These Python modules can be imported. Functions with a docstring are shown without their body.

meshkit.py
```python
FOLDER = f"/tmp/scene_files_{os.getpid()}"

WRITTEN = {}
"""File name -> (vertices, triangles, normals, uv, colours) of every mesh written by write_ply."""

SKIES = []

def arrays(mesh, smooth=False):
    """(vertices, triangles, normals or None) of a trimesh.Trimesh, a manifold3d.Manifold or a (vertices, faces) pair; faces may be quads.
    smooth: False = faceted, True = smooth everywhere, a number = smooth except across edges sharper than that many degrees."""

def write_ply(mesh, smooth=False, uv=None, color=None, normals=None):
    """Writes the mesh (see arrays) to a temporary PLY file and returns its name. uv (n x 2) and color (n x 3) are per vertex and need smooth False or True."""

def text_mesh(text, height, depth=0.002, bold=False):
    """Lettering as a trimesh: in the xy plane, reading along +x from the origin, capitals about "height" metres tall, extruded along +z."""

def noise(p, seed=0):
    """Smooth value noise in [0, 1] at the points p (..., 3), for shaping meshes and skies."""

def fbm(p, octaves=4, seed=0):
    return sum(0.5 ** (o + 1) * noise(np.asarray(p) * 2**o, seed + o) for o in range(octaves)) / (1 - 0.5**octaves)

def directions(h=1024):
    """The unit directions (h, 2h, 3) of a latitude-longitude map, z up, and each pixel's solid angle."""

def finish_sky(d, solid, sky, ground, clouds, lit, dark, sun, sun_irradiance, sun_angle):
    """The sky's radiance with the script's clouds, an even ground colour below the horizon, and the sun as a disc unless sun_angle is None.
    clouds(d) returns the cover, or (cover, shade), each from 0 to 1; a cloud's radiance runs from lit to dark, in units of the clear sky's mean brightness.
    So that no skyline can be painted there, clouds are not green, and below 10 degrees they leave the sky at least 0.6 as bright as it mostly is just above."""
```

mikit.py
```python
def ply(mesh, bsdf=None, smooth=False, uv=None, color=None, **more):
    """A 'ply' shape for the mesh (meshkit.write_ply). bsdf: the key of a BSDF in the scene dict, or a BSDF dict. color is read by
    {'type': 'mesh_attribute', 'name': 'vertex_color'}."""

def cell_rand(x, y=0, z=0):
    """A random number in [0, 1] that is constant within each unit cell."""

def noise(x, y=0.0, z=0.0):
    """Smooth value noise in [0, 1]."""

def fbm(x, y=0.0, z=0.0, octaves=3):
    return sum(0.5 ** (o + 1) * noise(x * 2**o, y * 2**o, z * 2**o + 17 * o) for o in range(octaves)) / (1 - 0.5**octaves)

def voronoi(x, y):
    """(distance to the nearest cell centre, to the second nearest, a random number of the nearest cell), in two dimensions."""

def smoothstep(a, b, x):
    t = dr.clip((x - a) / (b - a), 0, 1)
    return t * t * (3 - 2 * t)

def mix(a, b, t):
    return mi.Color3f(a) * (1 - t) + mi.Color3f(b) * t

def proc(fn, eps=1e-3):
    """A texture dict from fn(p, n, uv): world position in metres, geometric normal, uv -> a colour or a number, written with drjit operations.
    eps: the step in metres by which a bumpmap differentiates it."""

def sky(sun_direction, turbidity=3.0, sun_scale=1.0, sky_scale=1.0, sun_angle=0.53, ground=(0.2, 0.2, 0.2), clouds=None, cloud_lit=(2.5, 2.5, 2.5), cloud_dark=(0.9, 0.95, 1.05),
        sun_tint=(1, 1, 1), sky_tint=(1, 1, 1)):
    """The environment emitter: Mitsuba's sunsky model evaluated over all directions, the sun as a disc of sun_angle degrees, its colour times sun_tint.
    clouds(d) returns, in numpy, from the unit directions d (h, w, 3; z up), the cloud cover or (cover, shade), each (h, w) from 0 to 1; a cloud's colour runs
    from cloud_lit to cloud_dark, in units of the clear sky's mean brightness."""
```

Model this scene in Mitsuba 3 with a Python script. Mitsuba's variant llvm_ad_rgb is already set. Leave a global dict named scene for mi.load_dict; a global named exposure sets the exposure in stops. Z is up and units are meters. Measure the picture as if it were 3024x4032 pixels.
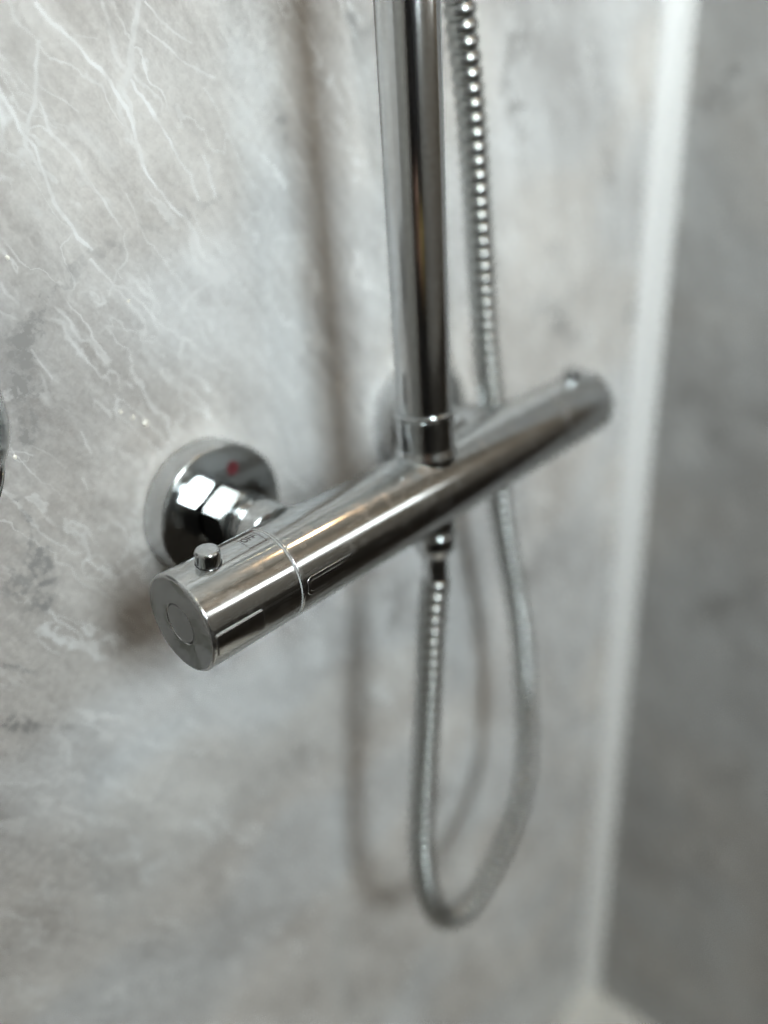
import math, numpy as np, trimesh, manifold3d as m3, drjit as dr, mitsuba as mi, mikit, meshkit
from mikit import fbm, noise, smoothstep, mix, proc
from scipy.interpolate import CubicSpline
from shapely.geometry import Polygon, box as sbox

T = mi.ScalarTransform4f
scene, labels = {}, {}

# ------------------------------------------------------------------ camera, light, exposure
EYE = np.array([-0.2531, -0.2878, 0.1538])
FWD = np.array([0.6443, 0.6208, -0.4467])
UP = np.array([0.3701, 0.2581, 0.8924])
scene['camera'] = {'type': 'thinlens', 'fov': 2 * math.degrees(math.atan(0.5)), 'fov_axis': 'x', 'near_clip': 0.01, 'far_clip': 30.0,
                   'aperture_radius': 0.0062, 'focus_distance': 0.284,
                   'to_world': T().look_at(origin=EYE.tolist(), target=(EYE + FWD).tolist(), up=UP.tolist())}
exposure = 0.0
KEY = [25.8, 29.0, 30.2]
DIM_PANE = [2.2, 2.35, 2.35]       # dim upper pane, added to soften the glint on the union nut        # the bathroom window opposite the valve: cool daylight
SIDE = [3.6, 3.85, 3.85]          # the second, lower window further right
WARM = [98.0, 60.0, 29.0]       # two small ceiling downlights


WV = [
(7.0,0.3,[(-22,184),(-12,172)]),
(8.0,0.3,[(-24,158),(-10,142)]),
(4.0,0.4,[(-100,160),(-88,150)]),
(5.0,0.35,[(-60,112),(-48,100)]),
(0.77,1,[(-103.3,197.6),(-97.5,191.9),(-91.5,186.0),(-83.8,177.6),(-78.8,171.7),(-76.2,166.4),(-74.7,156.2),(-73.9,146.6),(-70.7,138.1),(-66.1,129.9),(-61.9,126.2)]),
(1.36,0.55,[(-64.0,201.6),(-66.6,194.4),(-69.6,187.8),(-72.0,179.1),(-77.0,173.2),(-79.6,166.5),(-79.3,159.6),(-76.8,155.6)]),
(0.77,0.7,[(-77.0,173.2),(-75.2,168.6),(-74.7,156.2)]),
(0.6,0.55,[(-110.9,168.7),(-108.2,158.7),(-101.7,150.1),(-96.7,141.2),(-93.3,132.1),(-90.0,124.7)]),
(0.86,0.5,[(-105.2,187.1),(-109.0,177.0),(-111.9,169.4),(-114.7,165.3),(-119.0,155.6),(-116.9,148.2),(-111.8,145.2)]),
(0.65,0.75,[(-122.4,169.0),(-117.6,160.5),(-115.8,155.5),(-116.1,149.7),(-115.2,142.1),(-112.6,135.8),(-108.8,126.6),(-103.2,119.3)]),
(0.56,0.6,[(-104.1,116.1),(-96.9,105.5),(-91.5,102.8),(-88.5,97.7),(-85.0,94.3),(-75.4,82.8),(-65.5,74.1)]),
(0.56,0.8,[(-73.1,175.3),(-65.2,162.1),(-59.2,151.4),(-56.3,144.5),(-53.8,140.9),(-51.0,132.3)]),
(0.57,0.7,[(-45.5,148.0),(-44.3,141.0),(-42.1,132.8)]),
(0.48,0.5,[(-39.3,172.7),(-37.0,166.9),(-33.2,156.7),(-26.0,143.1),(-21.2,134.5)]),
(0.52,0.55,[(-61.4,200.3),(-56.5,196.2),(-50.5,191.2),(-43.7,188.4)]),
(0.53,0.5,[(-62.4,191.6),(-55.4,187.4),(-48.2,182.2),(-41.3,179.1),(-33.6,175.5)]),
(0.4,0.4,[(-109.6,174.9),(-103.3,170.7),(-96.6,166.2)]),
(0.54,0.4,[(-84.8,136.9),(-83.2,131.0),(-82.1,124.9)]),
(0.98,0.4,[(-79.4,198.7),(-78.7,194.6),(-78.3,192.6)]),
(0.45,0.4,[(-88.6,123.2),(-88.2,116.3),(-100.8,101.8)]),
(0.53,0.4,[(-119.5,184.2),(-118.4,181.6)]),
(0.58,0.4,[(-139.9,113.8),(-136.3,106.0)]),
(0.33,0.4,[(-142.3,105.5),(-137.5,100.5)]),
(0.89,0.4,[(-70.9,76.9),(-73.8,68.5)]),
(0.55,0.35,[(-13.0,112.4),(6.7,109.8)]),
(0.78,0.35,[(-53.1,98.8),(-64.8,94.2),(-68.2,89.1)]),
(0.32,0.35,[(-118.3,172.3),(-110.6,165.2),(-106.8,160.8)]),
(0.33,0.35,[(-91.4,189.4),(-83.9,188.2)]),
(0.42,0.5,[(-155.1,54.8),(-150.5,53.9),(-144.6,50.2)]),
(0.52,0.35,[(-124.6,52.6),(-124.0,44.1)]),
(0.46,0.45,[(-129.4,34.0),(-128.1,29.2)]),
(0.54,0.4,[(-136.3,89.2),(-132.9,81.0),(-130.7,77.3)]),
(0.49,0.35,[(-73.9,63.8),(-78.7,53.4),(-78.2,43.6)]),
]
DV = [
(2.2,0.9,[(-142.0,82.0),(-142.5,70.0),(-144.5,60.0)]),
(2.0,0.9,[(-138.5,94.0),(-141.5,86.0)]),
(2.4,0.8,[(-154.3,12.0),(-155.0,0.0),(-158.5,-12.0)]),
(3.5,0.6,[(-165.0,4.0),(-160.5,-8.0)]),
(1.8,0.8,[(-184.0,-55.0),(-176.0,-62.5)]),
(0.95,0.7,[(-40.6,130.8),(-52.5,130.7)]),
(1.29,0.6,[(-56.8,126.3),(-71.8,123.7),(-79.9,125.5)]),
(1.14,0.75,[(-89.1,119.0),(-94.2,120.6),(-101.8,117.5),(-111.7,115.6)]),
(0.6,0.5,[(-111.2,112.2),(-113.4,109.2),(-118.2,108.4),(-126.1,105.7)]),
(0.51,0.5,[(-126.9,105.8),(-128.6,101.2),(-132.4,98.6)]),
(1.68,0.7,[(-132.6,97.8),(-136.6,92.8),(-139.8,89.3)]),
(0.67,0.7,[(-139.8,89.3),(-143.5,85.1),(-143.3,79.9)]),
(0.77,0.5,[(-27.4,168.4),(-25.5,165.8)]),
(0.78,0.3,[(-3.9,190.1),(-2.9,188.4)]),
(0.53,0.6,[(-142.6,87.1),(-142.6,81.7),(-142.4,76.1)]),
(0.9,0.6,[(-142.4,76.1),(-142.5,71.2),(-142.1,67.3)]),
(0.73,0.5,[(-140.6,71.3),(-142.1,64.7),(-145.3,61.2)]),
(0.72,0.7,[(-136.4,75.4),(-138.8,73.3)]),
(0.57,0.5,[(-153.7,30.1),(-154.0,23.2),(-154.8,15.6)]),
(0.9,0.55,[(-154.8,15.6),(-154.3,8.0),(-154.0,2.7)]),
(1.04,0.5,[(-154.8,-0.0),(-158.3,-4.3),(-158.5,-10.4)]),
(0.45,0.4,[(-171.5,4.6),(-167.0,-2.1),(-161.6,-8.8)]),
(0.62,0.35,[(-160.3,38.9),(-154.7,36.7)]),
(0.39,0.5,[(-181.0,-28.3),(-175.8,-33.1),(-168.2,-40.0)]),
(0.97,0.55,[(-186.2,-53.0),(-177.9,-61.4),(-173.5,-63.9)]),
(0.71,0.3,[(-173.5,-63.9),(-160.6,-75.0)]),
(0.77,0.35,[(-181.4,-29.6),(-167.9,-39.8)]),
(3.28,0.25,[(-197.1,-119.0),(-170.8,-145.3)]),
(3.42,0.2,[(-208.3,-122.7),(-165.1,-172.0)]),
(5.48,0.25,[(-184.8,-252.1),(-122.2,-284.1)]),
]
# ------------------------------------------------------------------ helpers
def bs(name, d):
    scene[name] = d
    return name


def rgb(r, g=None, b=None):
    return {'type': 'rgb', 'value': [r, g if g is not None else r, b if b is not None else r]}


def put(key, mesh, mat, smooth=35, **more):
    """One entry of the scene; a taken key gets the next number."""
    k, i = key, 0
    while k in scene:
        i += 1
        k = f'{key}_{i:03d}'
    scene[k] = mikit.ply(mesh, mat, smooth=smooth, **more)
    return k


def tag(key, label=None, category=None, group=None, kind=None):
    d = {}
    for a, b in (('label', label), ('category', category), ('group', group), ('kind', kind)):
        if b:
            d[a] = b
    labels[key] = d


def frame(axis):
    a = np.asarray(axis, float)
    a /= np.linalg.norm(a)
    u = np.cross(a, [0, 0, 1.0]) if abs(a[2]) < 0.9 else np.cross(a, [1.0, 0, 0])
    u /= np.linalg.norm(u)
    return u, np.cross(a, u), a


def round_profile(pts, r, n=5):
    """Corner rounding of an open profile."""
    pts = [np.asarray(p, float) for p in pts]
    out = [pts[0]]
    for a, b, c in zip(pts, pts[1:], pts[2:]):
        d1, d2 = np.linalg.norm(a - b), np.linalg.norm(c - b)
        k = min(r, 0.45 * d1, 0.45 * d2)
        p, q = b + (a - b) / d1 * k, b + (c - b) / d2 * k
        for t in np.linspace(0, 1, n):
            out.append((1 - t) ** 2 * p + 2 * t * (1 - t) * b + t * t * q)
    out.append(pts[-1])
    return np.array(out)


def lathe(profile, origin, axis, n=96):
    """profile: (radius, height along axis) from the bottom centre up to the top centre."""
    u, v, a = frame(axis)
    P = np.asarray(profile, float)
    th = np.linspace(0, 2 * np.pi, n, endpoint=False)
    ring = np.cos(th)[:, None] * u + np.sin(th)[:, None] * v
    V = np.asarray(origin, float) + P[:, None, :1] * ring[None] + P[:, None, 1:] * a
    V = V.reshape(-1, 3)
    F = []
    j = np.arange(n)
    k = (j + 1) % n
    for i in range(len(P) - 1):
        b0, b1 = i * n, (i + 1) * n
        F += [np.stack([b0 + j, b0 + k, b1 + k], 1), np.stack([b0 + j, b1 + k, b1 + j], 1)]
    m = trimesh.Trimesh(V, np.vstack(F), process=False)
    m.merge_vertices()
    m.update_faces(m.nondegenerate_faces())
    return m


def box(lo, hi, ch=0.0):
    lo, hi = np.asarray(lo, float), np.asarray(hi, float)
    if not ch:
        m = trimesh.creation.box(hi - lo)
        m.apply_translation((lo + hi) / 2)
        return m
    pts = []
    for sx in (0, 1):
        for sy in (0, 1):
            for sz in (0, 1):
                c = np.where([sx, sy, sz], hi, lo)
                s = np.where([sx, sy, sz], -1, 1)
                for ax in range(3):
                    q = c.copy().astype(float)
                    for o in range(3):
                        if o != ax:
                            q[o] += s[o] * ch
                    pts.append(q)
    return trimesh.convex.convex_hull(np.array(pts))


def prism_z(poly, z0, z1):
    m = trimesh.creation.extrude_polygon(poly, z1 - z0, engine='earcut')
    m.apply_translation([0, 0, z0])
    return m


def to_tri(man):
    g = man.to_mesh()
    return trimesh.Trimesh(np.asarray(g.vert_properties)[:, :3], np.asarray(g.tri_verts), process=False)


def surface_nets(f, lo, hi, h):
    """Mesh of f(points) = 0, then pulled onto the surface."""
    lo, hi = np.asarray(lo, float), np.asarray(hi, float)
    n = np.ceil((hi - lo) / h).astype(int) + 1
    ax = [lo[i] + h * np.arange(n[i]) for i in range(3)]
    G = np.stack(np.meshgrid(*ax, indexing='ij'), -1)
    D = f(G.reshape(-1, 3)).reshape(n)
    S = D < 0
    c = np.zeros(n - 1, int)
    for dx in (0, 1):
        for dy in (0, 1):
            for dz in (0, 1):
                c += S[dx:n[0] - 1 + dx, dy:n[1] - 1 + dy, dz:n[2] - 1 + dz]
    act = (c > 0) & (c < 8)
    idx = -np.ones(n - 1, int)
    idx[act] = np.arange(act.sum())
    V = lo + h * (np.argwhere(act) + 0.5)
    F = []
    for a in range(3):
        b, d = (a + 1) % 3, (a + 2) % 3
        s0 = np.take(S, np.arange(n[a] - 1), a)
        s1 = np.take(S, np.arange(1, n[a]), a)
        e = np.argwhere(s0 != s1)
        ok = (e[:, b] > 0) & (e[:, d] > 0) & (e[:, b] < n[b] - 1) & (e[:, d] < n[d] - 1)
        e = e[ok]
        flip = s0[tuple(e.T)]
        ob, od = np.eye(3, dtype=int)[b], np.eye(3, dtype=int)[d]
        q = np.stack([idx[tuple((e - ob - od).T)], idx[tuple((e - od).T)], idx[tuple(e.T)], idx[tuple((e - ob).T)]], 1)
        q = np.where(flip[:, None], q, q[:, ::-1])
        F += [q[:, [0, 1, 2]], q[:, [0, 2, 3]]]
    F = np.vstack(F)
    for _ in range(6):
        d = f(V)
        e = 1e-5
        g = np.stack([(f(V + e * np.eye(3)[i]) - f(V - e * np.eye(3)[i])) / (2 * e) for i in range(3)], 1)
        V = V - np.clip(d, -h, h)[:, None] * g / np.maximum((g * g).sum(1), 0.2)[:, None]
    return trimesh.Trimesh(V, F, process=False)


def smin(a, b, k):
    h = np.clip(0.5 + 0.5 * (b - a) / k, 0, 1)
    return b * (1 - h) + a * h - k * h * (1 - h)


def tube(path, radii, n=28, caps=True):
    path = np.asarray(path, float)
    radii = np.broadcast_to(radii, len(path))
    t = np.gradient(path, axis=0)
    t /= np.linalg.norm(t, axis=1)[:, None]
    u = frame(t[0])[0]
    th = np.linspace(0, 2 * np.pi, n, endpoint=False)
    V = []
    for p, d, r in zip(path, t, radii):
        u = u - d * (u @ d)
        u /= np.linalg.norm(u)
        V.append(p + r * (np.cos(th)[:, None] * u + np.sin(th)[:, None] * np.cross(d, u)))
    V = np.vstack(V)
    j = np.arange(n)
    k = (j + 1) % n
    F = []
    for i in range(len(path) - 1):
        F += [np.stack([i * n + j, i * n + k, i * n + n + k], 1), np.stack([i * n + j, i * n + n + k, i * n + n + j], 1)]
    F = np.vstack(F)
    if caps:
        V = np.vstack([V, path[0], path[-1]])
        a, b, L = len(V) - 2, len(V) - 1, (len(path) - 1) * n
        F = np.vstack([F, np.stack([j * 0 + a, k, j], 1), np.stack([j * 0 + b, L + j, L + k], 1)])
    return trimesh.Trimesh(V, F, process=False)


# ------------------------------------------------------------------ materials
def seg_field(p0, p1, lines, widen):
    """Largest intensity of the printed veins at (p0, p1), in millimetres: a soft core with a faint halo."""
    out = mi.Float(0)
    for w, a, pts in lines:
        q = mi.Float(1e4)
        for (x0, z0), (x1, z1) in zip(pts, pts[1:]):
            dx, dz = x1 - x0, z1 - z0
            t = dr.clip(((p0 - x0) * dx + (p1 - z0) * dz) / (dx * dx + dz * dz + 1e-6), 0, 1)
            q = dr.minimum(q, dr.square(p0 - x0 - dx * t) + dr.square(p1 - z0 - dz * t))
        h = q / dr.square(w * widen)
        out = dr.maximum(out, a * (0.75 / (1 + h * h * h) + 0.25 / (1 + 0.16 * h)))
    return out


def marble(u, v, near, shift=0.0):
    """Printed marble of the wall panels, shade painted in at mid-left: u along the wall, v up, metres."""
    U, V = u * 1000 + shift, v * 1000
    w1 = fbm(U / 8.0, V / 8.0, 3.1, 4) - 0.5
    w2 = fbm(U / 8.0, V / 8.0, 9.7, 4) - 0.5
    a = U * 0.52 - V * 0.85          # along the grain (down to the right)
    b = U * 0.85 + V * 0.52          # across it
    big = fbm(a / 170.0 + 3, b / 75.0 + w1 * 0.3, 1.3, 3)
    cloud = fbm(a / 30.0 + w2 * 0.8, b / 16.0 + w1 * 0.8, 5.2, 3)
    streak = fbm(a / 11.0 + w1, b / 2.6 + w2 * 1.5, 14.2, 4)
    fine = fbm(U / 1.9 + w1 * 4, V / 1.9 + w2 * 4, 2.2, 3)
    k = 0.50 + 0.50 * (smoothstep(0.28, 0.72, big) - 0.5) + 0.34 * (smoothstep(0.28, 0.72, cloud) - 0.5) - 0.34 * smoothstep(60.0, -140.0, U) * smoothstep(-150.0, -10.0, V) * (1.0 if near else 0.0) + 0.48 * (streak - 0.5) + 0.44 * (fine - 0.5)  # negative near term: soft shade of phone and photographer painted into the left side
    grain = fbm(U / 0.9, V / 0.9, 43.0, 2)
    k = k + 0.20 * (grain - 0.5)
    c = mix([0.400, 0.392, 0.386], [0.690, 0.698, 0.700], dr.clip(k, -0.35, 1.15))
    c = c * mix([1.0, 1.0, 1.0], [1.025, 0.985, 0.945], smoothstep(0.45, 0.7, fbm(U / 120.0, V / 90.0 + 5, 31.0, 2)))
    # thin pale veins, broken up
    r1 = dr.abs(fbm(a / 120.0 + w1 * 0.5, b / 26.0 + w2 * 0.5, 8.8, 3) - 0.5)
    r2 = dr.abs(fbm(a / 60.0 + w2 * 0.6 + 7, b / 22.0 + w1 * 0.4, 12.4, 3) - 0.5)
    veil = dr.maximum(smoothstep(0.022, 0.0, r1), 0.7 * smoothstep(0.02, 0.0, r2)) * smoothstep(0.42, 0.62, fbm(U / 30.0, V / 30.0, 6.6, 2)) * (0.3 + 1.2 * streak)
    r4 = dr.abs(fbm(a / 46.0 + w1 * 0.8, b / 10.0 + w2 * 0.7 + 3, 71.0, 3) - 0.5)
    veil = dr.maximum(veil, smoothstep(0.030, 0.0, r4) * smoothstep(0.36, 0.62, fbm(U / 24.0, V / 24.0, 81.0, 2)) * 0.55)
    r3 = dr.abs(fbm(a / 210.0 + w2 * 0.3, b / 95.0 + w1 * 0.5 + 4, 17.1, 3) - 0.47)
    dark = smoothstep(0.030, 0.0, r3) * smoothstep(0.42, 0.66, fbm(U / 45.0, V / 45.0, 21.6, 3))
    if near:
        pu, pv = U + w1 * 4.4, V + w2 * 4.4
        ragged = fbm(U / 2.4, V / 2.4, 7.7, 3)
        white = seg_field(pu, pv, WV, 0.35 + 1.1 * cloud) * (0.25 + 1.3 * fbm(U / 5.0, V / 5.0, 51.0, 2))
        w3 = fbm(U / 3.0, V / 3.0, 61.0, 3) - 0.5
        dk = seg_field(pu + w2 * 4 + w3 * 5, pv + w1 * 4 - w3 * 5, DV, 0.9 + 1.6 * cloud) * (0.25 + 0.75 * smoothstep(0.34, 0.64, ragged)) * (0.55 + 1.25 * smoothstep(-105.0, -130.0, U))
        plain = smoothstep(-30.0, 20.0, U)   # the plain veins fade in away from the traced ones
        veil = dr.maximum(veil * (0.85 + 0.15 * plain), white)
        dark = dr.maximum(dark * (0.2 + 0.8 * plain), dk)
    c = mix(c, [0.80, 0.805, 0.80], dr.clip(veil * 0.80, 0, 1))
    return mix(c, [0.27, 0.262, 0.255], dr.clip(dark * 0.78, 0, 1))


def panel_bsdf(fn, rough=0.48):
    return {'type': 'twosided', 'bsdf': {'type': 'principled', 'base_color': proc(fn), 'roughness': rough, 'specular': 0.32}}


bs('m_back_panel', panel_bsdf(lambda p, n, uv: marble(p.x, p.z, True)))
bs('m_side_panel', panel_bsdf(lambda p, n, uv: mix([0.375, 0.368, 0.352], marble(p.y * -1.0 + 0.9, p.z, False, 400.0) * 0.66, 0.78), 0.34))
CHROME = {'type': 'roughconductor', 'material': 'none', 'distribution': 'ggx', 'alpha': 0.012, 'specular_reflectance': rgb(0.585, 0.60, 0.60)}
SMEAR = {'type': 'roughconductor', 'material': 'none', 'distribution': 'ggx', 'alpha': 0.10, 'specular_reflectance': rgb(0.52, 0.52, 0.51)}


def smudge(p, n, uv):
    """Dried water and finger marks on the chrome."""
    x, y, z = p.x * 1000, p.y * 1000, p.z * 1000
    a = fbm(x / 7.0, y / 7.0, z / 7.0, 4)
    s = fbm(x / 9.0 + 4, y / 1.6, z / 1.6, 3)
    return dr.clip(0.03 + 0.34 * smoothstep(0.54, 0.70, a) + 0.26 * smoothstep(0.57, 0.70, s), 0, 0.5)


def stain(p, n, uv):
    y, z = p.y * 1000, p.z * 1000
    a = fbm(y / 6.0 + 2, z / 9.0, 1.7, 4)
    return dr.clip(0.06 + 0.70 * smoothstep(0.54, 0.56, a) * smoothstep(0.66, 0.60, a) + 0.25 * smoothstep(0.62, 0.66, a), 0, 0.9)


bs('m_chrome', {'type': 'twosided', 'bsdf': {'type': 'blendbsdf', 'weight': proc(smudge), 'a': CHROME, 'b': SMEAR}})
bs('m_chrome_clean', {'type': 'twosided', 'bsdf': CHROME})
bs('m_chrome_cap', {'type': 'twosided', 'bsdf': {'type': 'blendbsdf', 'weight': proc(stain), 'a': {**CHROME, 'specular_reflectance': rgb(0.31, 0.315, 0.31)}, 'b': {**SMEAR, 'alpha': 0.10, 'specular_reflectance': rgb(0.17, 0.18, 0.155)}}})
bs('m_chrome_inset', {'type': 'twosided', 'bsdf': {**CHROME, 'alpha': 0.05, 'specular_reflectance': rgb(0.29, 0.295, 0.29)}})
bs('m_hose', {'type': 'twosided', 'bsdf': {'type': 'roughconductor', 'material': 'none', 'distribution': 'ggx', 'alpha': 0.06, 'specular_reflectance': rgb(0.43, 0.44, 0.43)}})
bs('m_ring', {'type': 'twosided', 'bsdf': {'type': 'principled', 'base_color': rgb(0.36, 0.37, 0.37), 'roughness': 0.5}})
bs('m_gap', {'type': 'twosided', 'bsdf': {'type': 'principled', 'base_color': rgb(0.01), 'roughness': 0.6}})
bs('m_print', {'type': 'twosided', 'bsdf': {'type': 'principled', 'base_color': rgb(0.030, 0.020, 0.018), 'roughness': 0.55}})
bs('m_trim', {'type': 'twosided', 'bsdf': {'type': 'principled', 'base_color': rgb(0.83, 0.835, 0.83), 'roughness': 0.3, 'specular': 0.5}})
bs('m_tray', {'type': 'twosided', 'bsdf': {'type': 'principled', 'base_color': rgb(0.76, 0.75, 0.71), 'roughness': 0.25, 'specular': 0.5}})
bs('m_floor', {'type': 'twosided', 'bsdf': {'type': 'principled', 'base_color': proc(lambda p, n, uv: mix([0.022, 0.019, 0.016], [0.045, 0.038, 0.031], fbm(p.x * 3, p.y * 40, 0.0, 3))), 'roughness': 0.5}})
bs('m_room', {'type': 'twosided', 'bsdf': {'type': 'principled', 'base_color': rgb(0.075, 0.07, 0.064), 'roughness': 0.5}})
bs('m_wall_grey', {'type': 'twosided', 'bsdf': {'type': 'principled', 'base_color': rgb(0.33, 0.332, 0.325), 'roughness': 0.5}})
bs('m_paint', {'type': 'twosided', 'bsdf': {'type': 'principled', 'base_color': rgb(0.60, 0.585, 0.555), 'roughness': 0.7}})
bs('m_ceiling', {'type': 'twosided', 'bsdf': {'type': 'principled', 'base_color': rgb(0.78, 0.76, 0.72), 'roughness': 0.8}})
bs('m_black', {'type': 'twosided', 'bsdf': {'type': 'principled', 'base_color': rgb(0.006), 'roughness': 0.15, 'specular': 0.2}})
bs('m_red', {'type': 'twosided', 'bsdf': {'type': 'principled', 'base_color': rgb(0.075, 0.012, 0.016), 'roughness': 0.4}})
bs('m_drop', {'type': 'twosided', 'bsdf': {'type': 'principled', 'base_color': rgb(0.80, 0.77, 0.70), 'roughness': 0.12, 'specular': 0.6, 'clearcoat': 0.8}})  # opaque pale colour stands in for the bright glint of clear drops

# ------------------------------------------------------------------ the setting
XR = 0.383                       # the side panel
ZB, ZT, YF = -0.96, 1.25, -1.12  # bathroom floor, ceiling, opposite wall
# panels as dense enough sheets with real thickness
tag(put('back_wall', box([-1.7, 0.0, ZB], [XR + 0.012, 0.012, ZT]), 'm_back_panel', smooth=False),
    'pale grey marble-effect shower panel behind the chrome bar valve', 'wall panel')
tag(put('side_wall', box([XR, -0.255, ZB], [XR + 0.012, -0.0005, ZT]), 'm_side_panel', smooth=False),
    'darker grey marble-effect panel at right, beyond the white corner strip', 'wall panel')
tag(put('floor', box([-1.75, YF, ZB - 0.05], [1.8, 0.012, ZB]), 'm_floor', smooth=False), kind='structure')
tag(put('ceiling', box([-1.75, YF - 0.05, ZT], [1.8, 0.05, ZT + 0.05]), 'm_ceiling', smooth=False), kind='structure')
W1 = (-0.455, 0.35, -0.055, 1.07)   # x0, z0, x1, z1 of the window opposite the valve
W2 = (0.38, 0.36, 1.10, 0.585)
def upright(poly, t):
    m = trimesh.creation.extrude_polygon(poly, t, engine='earcut')
    m.apply_transform(np.array([[1, 0, 0, 0], [0, 0, 1, YF - 0.05], [0, 1, 0, 0], [0, 0, 0, 1.0]]))
    m.fix_normals()
    return m


ZD0, ZD1 = -0.24, 0.335      # dark, grey and beige wall bands, shaped for their reflections in the chrome
tag(put('opposite_wall', upright(sbox(-1.75, ZD1, 1.8, ZT).difference(sbox(*W1)).difference(sbox(*W2)), 0.05), 'm_paint', smooth=False), kind='structure')
tag(put('opposite_wall', upright(sbox(-1.75, ZD0, 1.8, ZD1), 0.054), 'm_wall_grey', smooth=False), kind='structure')
tag(put('opposite_wall', upright(sbox(-1.75, ZB, 1.8, ZD0), 0.056), 'm_room', smooth=False), kind='structure')
tag(put('room_wall', box([-1.75, YF, ZB], [-1.7, 0.012, ZT]), 'm_paint', smooth=False), kind='structure')
tag(put('room_wall', box([1.75, YF, ZB], [1.8, 0.012, ZT]), 'm_paint', smooth=False), kind='structure')
tag(put('room_wall', box([XR + 0.013, 0.0, ZB], [1.75, 0.012, ZT]), 'm_paint', smooth=False), kind='structure')


def window(key, r, panes, label):
    """panes: (z0, z1, radiance) as heights inside the frame."""
    x0, z0, x1, z1 = r
    b = 0.022
    fr = sbox(x0, z0, x1, z1)
    for a, c, _ in panes:
        fr = fr.difference(sbox(x0 + b, a, x1 - b, c))
    f = trimesh.creation.extrude_polygon(fr, 0.03, engine='earcut')
    f.apply_transform(np.array([[1, 0, 0, 0], [0, 0, 1, YF - 0.034], [0, 1, 0, 0], [0, 0, 0, 1.0]]))
    f.fix_normals()
    put(key + '__frame', f, 'm_trim', smooth=False)
    for i, (a, c, col) in enumerate(panes):
        V = np.array([[x0 + b, YF - 0.02, a], [x1 - b, YF - 0.02, a], [x1 - b, YF - 0.02, c], [x0 + b, YF - 0.02, c]])
        pane = trimesh.Trimesh(V, [[0, 2, 1], [0, 3, 2]], process=False)   # faces the valve (+y)
        scene[key + '__pane' + (f'_{i:03d}' if i else '')] = mikit.ply(pane, 'm_trim', emitter={'type': 'area', 'radiance': rgb(*col)})
    tag(key, label, 'window')


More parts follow.
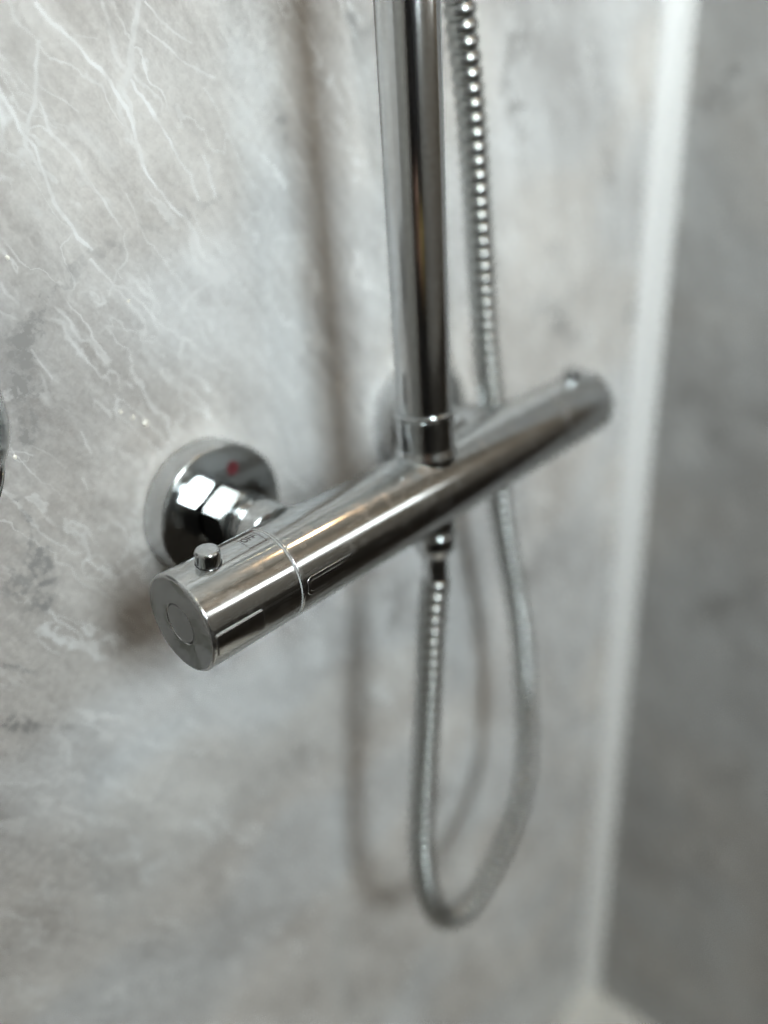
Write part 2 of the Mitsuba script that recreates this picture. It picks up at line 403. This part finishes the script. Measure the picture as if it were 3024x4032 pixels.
window('window', W1, [(0.372, 0.85, KEY), (0.875, 1.048, DIM_PANE)], 'bright frosted window opposite the shower valve, with an added dimmer upper pane')
window('window_001', W2, [(0.378, 0.520, SIDE), (0.530, 0.566, SIDE)], 'long low frosted window with a transom, seen only as a streak in the chrome')
for i, (x, y) in enumerate(((0.80, -0.50), (0.12, -0.70))):
    k = f'downlight_{i:03d}' if i else 'downlight'
    scene[k + '__bezel'] = mikit.ply(lathe([(0.042, 0), (0.056, 0), (0.059, -0.003), (0.056, -0.006), (0.044, -0.004), (0.042, 0)], [x, y, ZT - 0.0005], [0, 0, 1], 40), 'm_chrome_clean', smooth=35)
    d = lathe([(0.0001, -0.002), (0.042, -0.002)], [x, y, ZT - 0.0005], [0, 0, 1], 32)
    if d.face_normals[:, 2].mean() > 0:
        d.invert()
    scene[k + '__lamp'] = mikit.ply(d, 'm_trim', emitter={'type': 'area', 'radiance': rgb(*WARM)})
    tag(k, 'small warm ceiling downlight ' + ('beyond the side panel' if i == 0 else 'above the shower tray'), 'ceiling light')

# white shower tray: only its corner shows at the foot of the corner strip
ZTRAY = -0.925
tr = trimesh.util.concatenate([
    prism_z(sbox(-0.86, -0.80, XR, 0.0).difference(sbox(-0.83, -0.77, XR - 0.035, -0.035)), ZB + 0.001, ZTRAY),
    box([-0.83, -0.77, ZB + 0.001], [XR - 0.035, -0.035, ZTRAY - 0.012])])
tag(put('shower_tray', tr, 'm_tray', smooth=False), 'white shower tray corner at the foot of the white corner strip', 'shower tray')

# white corner strip with a hollow face
c, r = 0.0200, 0.030
arc = [(XR - c + 0.0, -0.0032)]
for t in np.linspace(0, 1, 14):
    s = 4 * t * (1 - t)
    p = np.array([XR - c, -0.0032]) * (1 - t) + np.array([XR - 0.0032, -c]) * t
    arc.append(tuple(p + s * 0.0032 * np.array([0.707, 0.707])))
poly = Polygon([(XR - c, -0.0004)] + arc + [(XR - 0.0004, -c), (XR - 0.0004, -0.0004)])
tag(put('corner_strip', prism_z(poly, ZTRAY + 0.0005, ZT - 0.001), 'm_trim', smooth=40), 'tall white plastic corner strip between the pale and the darker panel', 'corner strip')

# ------------------------------------------------------------------ the bar valve
YB, R = -0.0737, 0.0195
XI = 0.075


def sd_body(p):
    q = p - np.array([0, YB, 0])
    rr = np.hypot(q[:, 1], q[:, 2])
    ch = 0.0003
    d = np.stack([rr - (R - ch), np.abs(q[:, 0]) - (0.0979 - ch)], 1)
    bar = np.minimum(d.max(1), 0) + np.linalg.norm(np.maximum(d, 0), axis=1) - ch
    for s in (-1, 1):
        rb = np.hypot(q[:, 0] - s * XI, q[:, 2])
        e = np.stack([rb - (0.0138 - ch), np.abs(q[:, 1] - 0.0165) - (0.0165 - ch)], 1)
        boss = np.minimum(e.max(1), 0) + np.linalg.norm(np.maximum(e, 0), axis=1) - ch
        bar = smin(bar, boss, 0.0075)
    return bar


V0 = 'shower_bar_valve'
tag(V0, 'chrome thermostatic bar shower valve with round ends, fixed to the pale marble panel', 'shower valve')
put(V0 + '__body', surface_nets(sd_body, [-0.101, YB - 0.0225, -0.0225], [0.101, YB + 0.037, 0.0225], 0.0008), 'm_chrome', smooth=True)


def knob(s, x0, x1):
    """Round end control from the seam at |x| = x0 to the flat end at x1, s = -1 left, 1 right."""
    L = x1 - x0
    prof = [(0.0001, 0), (R - 0.0003, 0)] + [(R, 0.0002)] + [(R, L - 0.0009), (R - 0.0003, L - 0.0004), (R - 0.0010, L)] + [(0.0083, L), (0.0080, L - 0.0006), (0.0001, L - 0.0006)]
    k = put(V0 + '__knob', lathe(round_profile(prof, 0.0003, 4), [s * x0, YB, 0], [s, 0, 0], 160), 'm_chrome', smooth=25)
    put(k + '__groove', lathe([(0.0001, 0), (0.0082, 0)], [s * (x1 - 0.00045), YB, 0], [s, 0, 0], 64), 'm_gap')
    put(k + '__end_button', lathe(round_profile([(0.0001, -0.0003), (0.00765, -0.0003), (0.00765, 0.00022), (0.0001, 0.00022)], 0.0002, 4), [s * x1 - s * 0.0003, YB, 0], [s, 0, 0], 64), 'm_chrome_inset', smooth=25)
    return k


def seam(s, mat):
    return put(V0 + '__seam_ring', lathe([(0.017, 0.0001), (R - 0.0001, 0.0001), (R - 0.00004, 0.0002), (R - 0.00004, 0.0007), (R - 0.0001, 0.0008), (0.017, 0.0008)], [s * 0.0979, YB, 0], [s, 0, 0], 128), mat, smooth=40)


kl = knob(-1, 0.0987, 0.1398)
tag(kl, 'left round control with a raised peg and printed word')
seam(-1, 'm_ring')
kr = knob(1, 0.0987, 0.1480)
tag(kr, 'far right round control, out of focus')
seam(1, 'm_chrome_clean')
# the flat end of the left control is water stained: a thin annular face of its own
put(kl + '__end_face', lathe([(0.0083, 0), (R - 0.0011, 0)], [-0.1398 - 0.00006, YB, 0], [-1, 0, 0], 128), 'm_chrome_cap', smooth=False)


def peg(k, x, th):
    a = np.array([0, -math.cos(math.radians(th)), math.sin(math.radians(th))])
    o = np.array([x, YB, 0]) + a * (R - 0.0012)
    put(k + '__peg', lathe(round_profile([(0.0001, 0), (0.0044, 0), (0.0046, 0.0012), (0.0046, 0.0060), (0.0040, 0.0070), (0.0001, 0.0071)], 0.0006, 5), o, a, 56), 'm_chrome_clean', smooth=30)
    put(k + '__peg_gap', lathe([(0.0001, 0.0012), (0.0049, 0.00125)], o, a, 40), 'm_gap')


peg(kl, -0.1252, 83)
peg(kr, 0.1300, 86)


def wrap(m, x0, th0, lift=0.0):
    """Bend a flat mesh (x along the bar, y up = towards the wall, z out) round the bar at angle th0 (0 front, 90 top)."""
    v = m.vertices
    t = math.radians(th0) + v[:, 1] / R
    r = R + lift + v[:, 2]
    m = m.copy()
    m.vertices = np.stack([x0 + v[:, 0], YB - np.cos(t) * r, np.sin(t) * r], 1)
    m.fix_normals()
    return m


# printed OFF in its box
tx = meshkit.text_mesh('OFF', 0.0032, 0.00006, bold=True)
tx.apply_translation([-tx.bounds[0][0], 0, 0])
tx.apply_scale([0.0064 / tx.bounds[1][0], 1, 1])
tv, tf = trimesh.remesh.subdivide_to_size(tx.vertices, tx.faces, 0.0007)
put(kl + '__lettering', wrap(trimesh.Trimesh(tv, tf, process=False), -0.1084, 85.0, -0.00001), 'm_print', smooth=False)


def strip(x0, y0, x1, y1, n=14):
    """A thin painted line in the flat frame of wrap()."""
    w = 0.00014
    ms = []
    for i in range(n):
        a, b = i / n, (i + 1) / n
        lo = [min(x0 + (x1 - x0) * a, x0 + (x1 - x0) * b) - (w if x0 == x1 else 0), min(y0 + (y1 - y0) * a, y0 + (y1 - y0) * b) - (w if y0 == y1 else 0), 0]
        hi = [max(x0 + (x1 - x0) * a, x0 + (x1 - x0) * b) + (w if x0 == x1 else 0), max(y0 + (y1 - y0) * a, y0 + (y1 - y0) * b) + (w if y0 == y1 else 0), 0.00004]
        ms.append(box(lo, hi))
    return trimesh.util.concatenate(ms)


h0, h1 = R * math.radians(73.5 - 90), R * math.radians(118 - 90)
put(kl + '__marking_box', wrap(trimesh.util.concatenate([strip(-0.1090, h0, -0.1090, h1), strip(-0.1010, h0, -0.1010, h1), strip(-0.1090, h0, -0.1010, h0, 4)]), 0.0, 90), 'm_print', smooth=False)


put(kl + '__scale_mark', wrap(trimesh.util.concatenate([strip(-0.1070 + 0.0013 * i, R * math.radians(-24 - 0 * i), -0.1070 + 0.0013 * i, R * math.radians(-15), 5) for i in range(5)]), 0.0, 0), 'm_print', smooth=False)
labels[V0 + '__knob__scale_mark'] = {'kind': 'stuff'}


def pad(x0, x1, t0, t1, prof, nx=120, nt=70, rad=0.004):
    """Raised pad on the bar: height prof(d), d = distance inside its rounded outline, metres."""
    xs, ts = np.linspace(x0 - 0.0004, x1 + 0.0004, nx), np.linspace(R * math.radians(t0) - 0.0004, R * math.radians(t1) + 0.0004, nt)
    X, S = np.meshgrid(xs, ts, indexing='ij')
    cx, cs = (x0 + x1) / 2, R * math.radians(t0 + t1) / 2
    qx, qs = np.abs(X - cx) - (x1 - x0) / 2 + rad, np.abs(S - cs) - R * math.radians(t1 - t0) / 2 + rad
    d = -(np.hypot(np.maximum(qx, 0), np.maximum(qs, 0)) + np.minimum(np.maximum(qx, qs), 0) - rad)
    H = prof(d, X, S)
    r = R + H
    V = np.stack([X, YB - np.cos(S / R) * r, np.sin(S / R) * r], -1).reshape(-1, 3)
    i = (np.arange(nx - 1)[:, None] * nt + np.arange(nt - 1)[None]).reshape(-1)
    F = np.vstack([np.stack([i, i + nt, i + nt + 1], 1), np.stack([i, i + nt + 1, i + 1], 1)])
    m = trimesh.Trimesh(V, F, process=False)
    return m


def sst(a, b, x):
    t = np.clip((x - a) / (b - a), 0, 1)
    return t * t * (3 - 2 * t)


put(kl + '__grip_pad', pad(-0.1386, -0.1170, -21, 8, lambda d, X, S: -0.0003 + 0.0011 * sst(-0.0001, 0.0007, d), 150, 90, 0.0012), 'm_chrome_clean', smooth=True)
put(V0 + '__raised_plate', pad(-0.0962, -0.0560, -14, 12,
    lambda d, X, S: -0.0003 + (0.00042 * sst(-0.0001, 0.0005, d) - 0.00016 * sst(0.0007, 0.0012, d) + 0.00010 * sst(0.0019, 0.0022, d) - 0.00006 * sst(0.0026, 0.0030, d)) * (1 - sst(-0.078, -0.0565, X)), 220, 100, 0.0036), 'm_chrome_clean', smooth=True)

# wall flanges, hexagon union nuts and inlet pieces
for s in (-1, 1):
    o = [s * XI, 0, 0]
    k = put(V0 + '__wall_flange', lathe(round_profile([(0.0001, 0.0002), (0.0330, 0.0002), (0.0330, 0.0148), (0.0095, 0.0149), (0.0001, 0.0149)], 0.0016, 7), o, [0, -1, 0], 160), 'm_chrome_clean', smooth=30)
    if s < 0:
        tag(put(k + '__red_dot', lathe(round_profile([(0.0001, 0), (0.0034, 0), (0.0034, 0.00035), (0.0001, 0.00035)], 0.00012, 3), [-0.0668, -0.0148, 0.0200], [0, -1, 0], 40), 'm_red', smooth=30), 'small dark red dot on the front wall flange')  # red disc set on the flange face
    hexa = [(0.0135 / math.cos(math.pi / 6) * math.cos(math.radians(92 + 60 * i)), 0.0135 / math.cos(math.pi / 6) * math.sin(math.radians(92 + 60 * i))) for i in range(6)]
    cs = m3.CrossSection([hexa]).offset(-0.0008, m3.JoinType.Miter).offset(0.0008, m3.JoinType.Round)
    nut = m3.Manifold.extrude(cs, 0.0150)
    cone = m3.Manifold.revolve(m3.CrossSection([[(0, -0.001), (0.0140, -0.001), (0.0140, 0.0), (0.0158, 0.0016), (0.0158, 0.0134), (0.0140, 0.0150), (0.0140, 0.016), (0, 0.016)]]), 96)
    nm = to_tri(nut ^ cone)
    # nut axis +z becomes world -y, its y becomes world z, its x stays
    nm.apply_transform(np.array([[1, 0, 0, s * XI], [0, 0, -1, -0.0168], [0, 1, 0, 0], [0, 0, 0, 1.0]]))
    nm.fix_normals()
    put(V0 + '__union_nut', nm, 'm_chrome_clean', smooth=28)
    put(V0 + '__inlet_pipe', lathe(round_profile([(0.0001, 0.012), (0.0100, 0.012), (0.0100, 0.0335), (0.0118, 0.0340), (0.0118, 0.0372), (0.0106, 0.0378), (0.0106, 0.0405), (0.0001, 0.0405)], 0.0004, 3), o, [0, -1, 0], 72), 'm_chrome_clean', smooth=30)

# collar that takes the riser, outlet below
put(V0 + '__riser_collar', lathe(round_profile([(0.0001, 0.008), (0.0132, 0.008), (0.0135, 0.0142), (0.0145, 0.0158), (0.0146, 0.0186), (0.0137, 0.0212), (0.0134, 0.0222), (0.0134, 0.0366), (0.0140, 0.0372), (0.0140, 0.0390), (0.0126, 0.0392), (0.0125, 0.0385)], 0.0009, 5), [0, YB, 0], [0, 0, 1], 128), 'm_chrome_clean', smooth=30)
XO = 0.0035
put(V0 + '__outlet', lathe(round_profile([(0.0001, 0.012), (0.0105, 0.012), (0.0105, 0.0225), (0.0090, 0.0235), (0.0090, 0.0262), (0.0001, 0.0262)], 0.0006, 4), [XO, YB, 0], [0, 0, -1], 64), 'm_chrome_clean', smooth=30)

# ------------------------------------------------------------------ riser
tag(put('riser_pipe', lathe(round_profile([(0.0001, 0.030), (0.0123, 0.030), (0.0123, 0.90), (0.0001, 0.90)], 0.001, 3), [0, YB, 0], [0, 0, 1], 160), 'm_chrome_clean', smooth=30),
    'straight chrome riser pipe standing on the middle of the bar valve', 'pipe')

# ------------------------------------------------------------------ hose
H0 = 'shower_hose'
tag(H0, 'ribbed metal shower hose hanging in a loop below the bar valve', 'shower hose')
put(H0 + '__nut', lathe(round_profile([(0.0001, 0.0250), (0.0098, 0.0250), (0.0102, 0.0262), (0.0102, 0.0325), (0.0076, 0.0372), (0.0070, 0.0380), (0.0001, 0.0380)], 0.0008, 4), [XO, YB, 0], [0, 0, -1], 64), 'm_chrome_clean', smooth=30)
put(H0 + '__ferrule', lathe(round_profile([(0.0001, 0.037), (0.0062, 0.037), (0.0062, 0.052), (0.0070, 0.0535), (0.0070, 0.0575), (0.0001, 0.0575)], 0.0006, 4), [XO, YB, 0], [0, 0, -1], 64), 'm_chrome_clean', smooth=30)
KN = np.array([[XO, -0.0737, -0.0520], [-0.0015, -0.0737, -0.0781], [-0.0067, -0.0737, -0.1205], [-0.0127, -0.0737, -0.166], [-0.018, -0.0737, -0.2088], [-0.0193, -0.0737, -0.2428], [-0.0137, -0.0735, -0.28],
               [0.0033, -0.073, -0.3155], [0.029, -0.0715, -0.3316], [0.0576, -0.069, -0.3288], [0.0869, -0.065, -0.3169], [0.1114, -0.06, -0.2972], [0.1260, -0.054, -0.2660], [0.1300, -0.049, -0.2190],
               [0.1271, -0.046, -0.1661], [0.1176, -0.044, -0.1167], [0.1086, -0.0425, -0.0721], [0.1006, -0.041, -0.0016], [0.0962, -0.04, 0.0326], [0.0914, -0.04, 0.0791], [0.0858, -0.041, 0.1251],
               [0.0782, -0.043, 0.1659], [0.0676, -0.046, 0.2014], [0.058, -0.049, 0.26], [0.052, -0.051, 0.34]])
tt = np.r_[0, np.cumsum(np.linalg.norm(np.diff(KN, axis=0), axis=1))]
cs_ = CubicSpline(tt, KN)
PITCH = 0.0064
t_ = np.linspace(0, tt[-1], int(tt[-1] / PITCH * 12))
P_ = cs_(t_)
arc_ = np.r_[0, np.cumsum(np.linalg.norm(np.diff(P_, axis=0), axis=1))]
ph = (arc_ / PITCH) % 1.0
rad_ = 0.0053 + 0.0021 * np.clip(np.sin(np.pi * ph), 0, 1) ** 0.5
put(H0 + '__ribbed_tube', tube(P_, rad_, 36), 'm_hose', smooth=45)

# ------------------------------------------------------------------ fitting cut by the left edge
F0 = 'wall_fitting'
tag(F0, 'round chrome wall fitting cut off by the left edge, beside the marble veins', 'wall fitting')
put(F0 + '__base', lathe(round_profile([(0.0001, 0.0002), (0.0330, 0.0002), (0.0330, 0.0120), (0.0001, 0.0121)], 0.0016, 6), [-0.1921, 0, 0.0618], [0, -1, 0], 128), 'm_chrome_clean', smooth=30)
pth = CubicSpline([0, 1, 2, 3, 4], np.array([[-0.1880, -0.008, 0.060], [-0.1830, -0.0215, 0.062], [-0.1738, -0.0265, 0.070], [-0.1714, -0.0265, 0.083], [-0.1722, -0.0262, 0.102]]))
put(F0 + '__hook', tube(pth(np.linspace(0, 4, 60)), 0.0100 + 0.0012 * np.sin(np.linspace(0, np.pi, 60)), 40), 'm_chrome_clean', smooth=40)

# ------------------------------------------------------------------ water drops on the wall
DROPS = [(-0.1521, 0.0519, 0.8, 'pale water drop on the marble beside the cut off fitting at the left edge'),
         (-0.1064, 0.0560, 0.8, 'upper of two pale water drops left of the front wall flange'),
         (-0.1015, 0.0520, 0.9, 'lower of two pale water drops left of the front wall flange'),
         (-0.0965, 0.0480, 1.4, 'largest pale water drop at the rim of the front wall flange'),
         (0.0187, 0.0335, 1.1, 'lone water drop in the shadow of the riser'),
         (-0.1350, 0.1215, 0.8, 'small water drop high on the marble near the left edge'),
         (-0.0925, 0.0985, 0.6, 'tiny water drop on the marble above the front wall flange')]
for x, z, r, lab in DROPS:
    m = trimesh.creation.icosphere(subdivisions=2, radius=1.0)
    m.apply_scale([r / 1000, 0.45 * r / 1000, 1.15 * r / 1000])
    m.apply_translation([x, -0.00004, z])
    k = put('water_drop', m, 'm_drop', smooth=True)
    tag(k, lab, 'water drop', 'water drops on the marble panel')

# ------------------------------------------------------------------ the photographer, who shows only as dark streaks in the chrome
RIGHT = np.cross(FWD, UP)
RIGHT /= np.linalg.norm(RIGHT)


def ball(p, r):
    return m3.Manifold.sphere(r, 24).translate(list(map(float, p)))


def chain(pts):
    out = m3.Manifold()
    for (p, r), (q, s_) in zip(pts, pts[1:]):
        out += m3.Manifold.batch_hull([ball(p, r), ball(q, s_)])
    return out


def soft(man, n=12):
    m = to_tri(man.refine_to_length(0.02))
    trimesh.smoothing.filter_taubin(m, iterations=n)
    m.fix_normals()
    return m


bs('m_skin', {'type': 'twosided', 'bsdf': {'type': 'principled', 'base_color': rgb(0.36, 0.20, 0.14), 'roughness': 0.5}})
bs('m_cloth', {'type': 'twosided', 'bsdf': {'type': 'principled', 'base_color': rgb(0.022, 0.021, 0.021), 'roughness': 0.9}})
bs('m_sleeve', {'type': 'twosided', 'bsdf': {'type': 'principled', 'base_color': rgb(0.20, 0.14, 0.03), 'roughness': 0.9}})


def ph_at(r, u, f):
    return EYE + r * RIGHT + u * UP + f * FWD


slab = m3.CrossSection([[(-0.0375, -0.0745), (0.0375, -0.0745), (0.0375, 0.0745), (-0.0375, 0.0745)]]).offset(-0.009, m3.JoinType.Miter).offset(0.009, m3.JoinType.Round, 2.0, 48)
ph_m = to_tri(m3.Manifold.extrude(slab, 0.0085))
M = np.eye(4)
M[:3, 0], M[:3, 1], M[:3, 2], M[:3, 3] = RIGHT, UP, np.cross(RIGHT, UP), ph_at(0.012, -0.056, 0.0) - 0.0 * FWD
ph_m.apply_transform(M)
ph_m.apply_translation(-(ph_m.vertices @ FWD).max() * FWD + (EYE @ FWD - 0.011) * FWD)
ph_m.fix_normals()
tag(put('phone', ph_m, 'm_black', smooth=30), 'black phone held up to the valve, seen only as the black streak in the riser', 'phone')
body = m3.Manifold()
for u, l in ((-0.052, 0.0), (-0.072, 0.004), (-0.092, 0.0), (-0.111, -0.008)):
    body += chain([(ph_at(0.064, u - 0.006, -0.020), 0.0105), (ph_at(0.058, u - 0.003, 0.000), 0.0100), (ph_at(0.030, u, 0.003), 0.0092), (ph_at(-0.004 + l, u + 0.003, 0.001), 0.0082)])
body += chain([(ph_at(0.062, -0.105, -0.030), 0.016), (ph_at(0.052, -0.075, -0.036), 0.012), (ph_at(0.036, -0.055, -0.032), 0.0095)])
body += m3.Manifold.batch_hull([ball(ph_at(0.066, -0.056, -0.026), 0.012), ball(ph_at(0.064, -0.112, -0.026), 0.013), ball(ph_at(0.070, -0.140, -0.046), 0.021)])
wrist, elbow = ph_at(0.075, -0.165, -0.060), np.array([-0.32, -0.70, 0.02])
body += chain([(ph_at(0.070, -0.135, -0.044), 0.021), (wrist, 0.024), (wrist * 0.7 + elbow * 0.3, 0.030)])
hd = np.array([-0.45, -0.62, 0.56])
fw = np.array([0.44, 0.86, -0.3])
fw /= np.linalg.norm(fw)
body += m3.Manifold.batch_hull([ball(hd, 0.085), ball(hd + [0, 0, 0.045], 0.088), ball(hd + fw * 0.03 - [0, 0, 0.085], 0.050)]) + chain([(hd + fw * 0.085 + [0, 0, 0.01], 0.012), (hd + fw * 0.104 - [0, 0, 0.025], 0.014)])
body += chain([(hd - [0, 0, 0.06], 0.058), (hd - fw * 0.04 - [0, 0, 0.20], 0.062)])
for s in (-1, 1):
    body += ball(hd + s * 0.083 * RIGHT, 0.022)
body += chain([(hd - fw * 0.04 - [0, 0, 0.20], 0.06), (np.array([-0.49, -0.68, 0.30]), 0.07), (np.array([-0.32, -0.76, 0.30]), 0.045), (elbow, 0.040), (wrist * 0.7 + elbow * 0.3, 0.030)])
tag('person', 'person in dark clothes holding up a phone, seen only as streaks in the chrome', 'person')
put('person__body', soft(body, 6), 'm_skin', smooth=True)
ch_ = np.array([-0.49, -0.68, 0.22])
side = np.array([0.90, -0.44, 0.0])
top = m3.Manifold.batch_hull([ball(ch_ + side * 0.09 + [0, 0, 0.05], 0.11), ball(ch_ - side * 0.09 + [0, 0, 0.05], 0.11), ball(ch_ + side * 0.07 - [0, 0, 0.42], 0.115), ball(ch_ - side * 0.07 - [0, 0, 0.42], 0.115), ball(ch_ + [0, 0, 0.17], 0.07)])
sh = ch_ + side * 0.19 + [0, 0, 0.09]
sl = ch_ - side * 0.19 + [0, 0, 0.09]
top += chain([(ch_ + side * 0.08 + [0, 0, 0.10], 0.08), (sh, 0.068), (elbow, 0.052)])
top += chain([(ch_ - side * 0.08 + [0, 0, 0.10], 0.08), (sl, 0.068), (sl + [-0.02, 0.0, -0.30], 0.052), (sl + [0.06, 0.06, -0.52], 0.040)])
put('person__top', soft(top), 'm_cloth', smooth=True)
put('person__sleeve', soft(chain([(elbow, 0.054), (wrist * 0.55 + elbow * 0.45, 0.043), (wrist * 0.80 + elbow * 0.20, 0.038)])), 'm_sleeve', smooth=True)
put('person__hair', soft(m3.Manifold.batch_hull([ball(hd - fw * 0.02 + [0, 0, 0.055], 0.092), ball(hd - fw * 0.045 - [0, 0, 0.03], 0.075)])), 'm_black', smooth=True)
legs = m3.Manifold()
for s in (-1, 1):
    legs += chain([(ch_ + side * 0.08 * s - [0, 0, 0.46], 0.11), (ch_ + side * 0.09 * s - [0, 0, 0.78], 0.075), (ch_ + side * 0.09 * s + [0, 0, ZB + 0.06 - ch_[2]], 0.052), (ch_ + side * 0.09 * s + np.array([0.09, 0.09, ZB + 0.048 - ch_[2]]), 0.045)])
put('person__trousers', soft(legs), 'm_cloth', smooth=True)
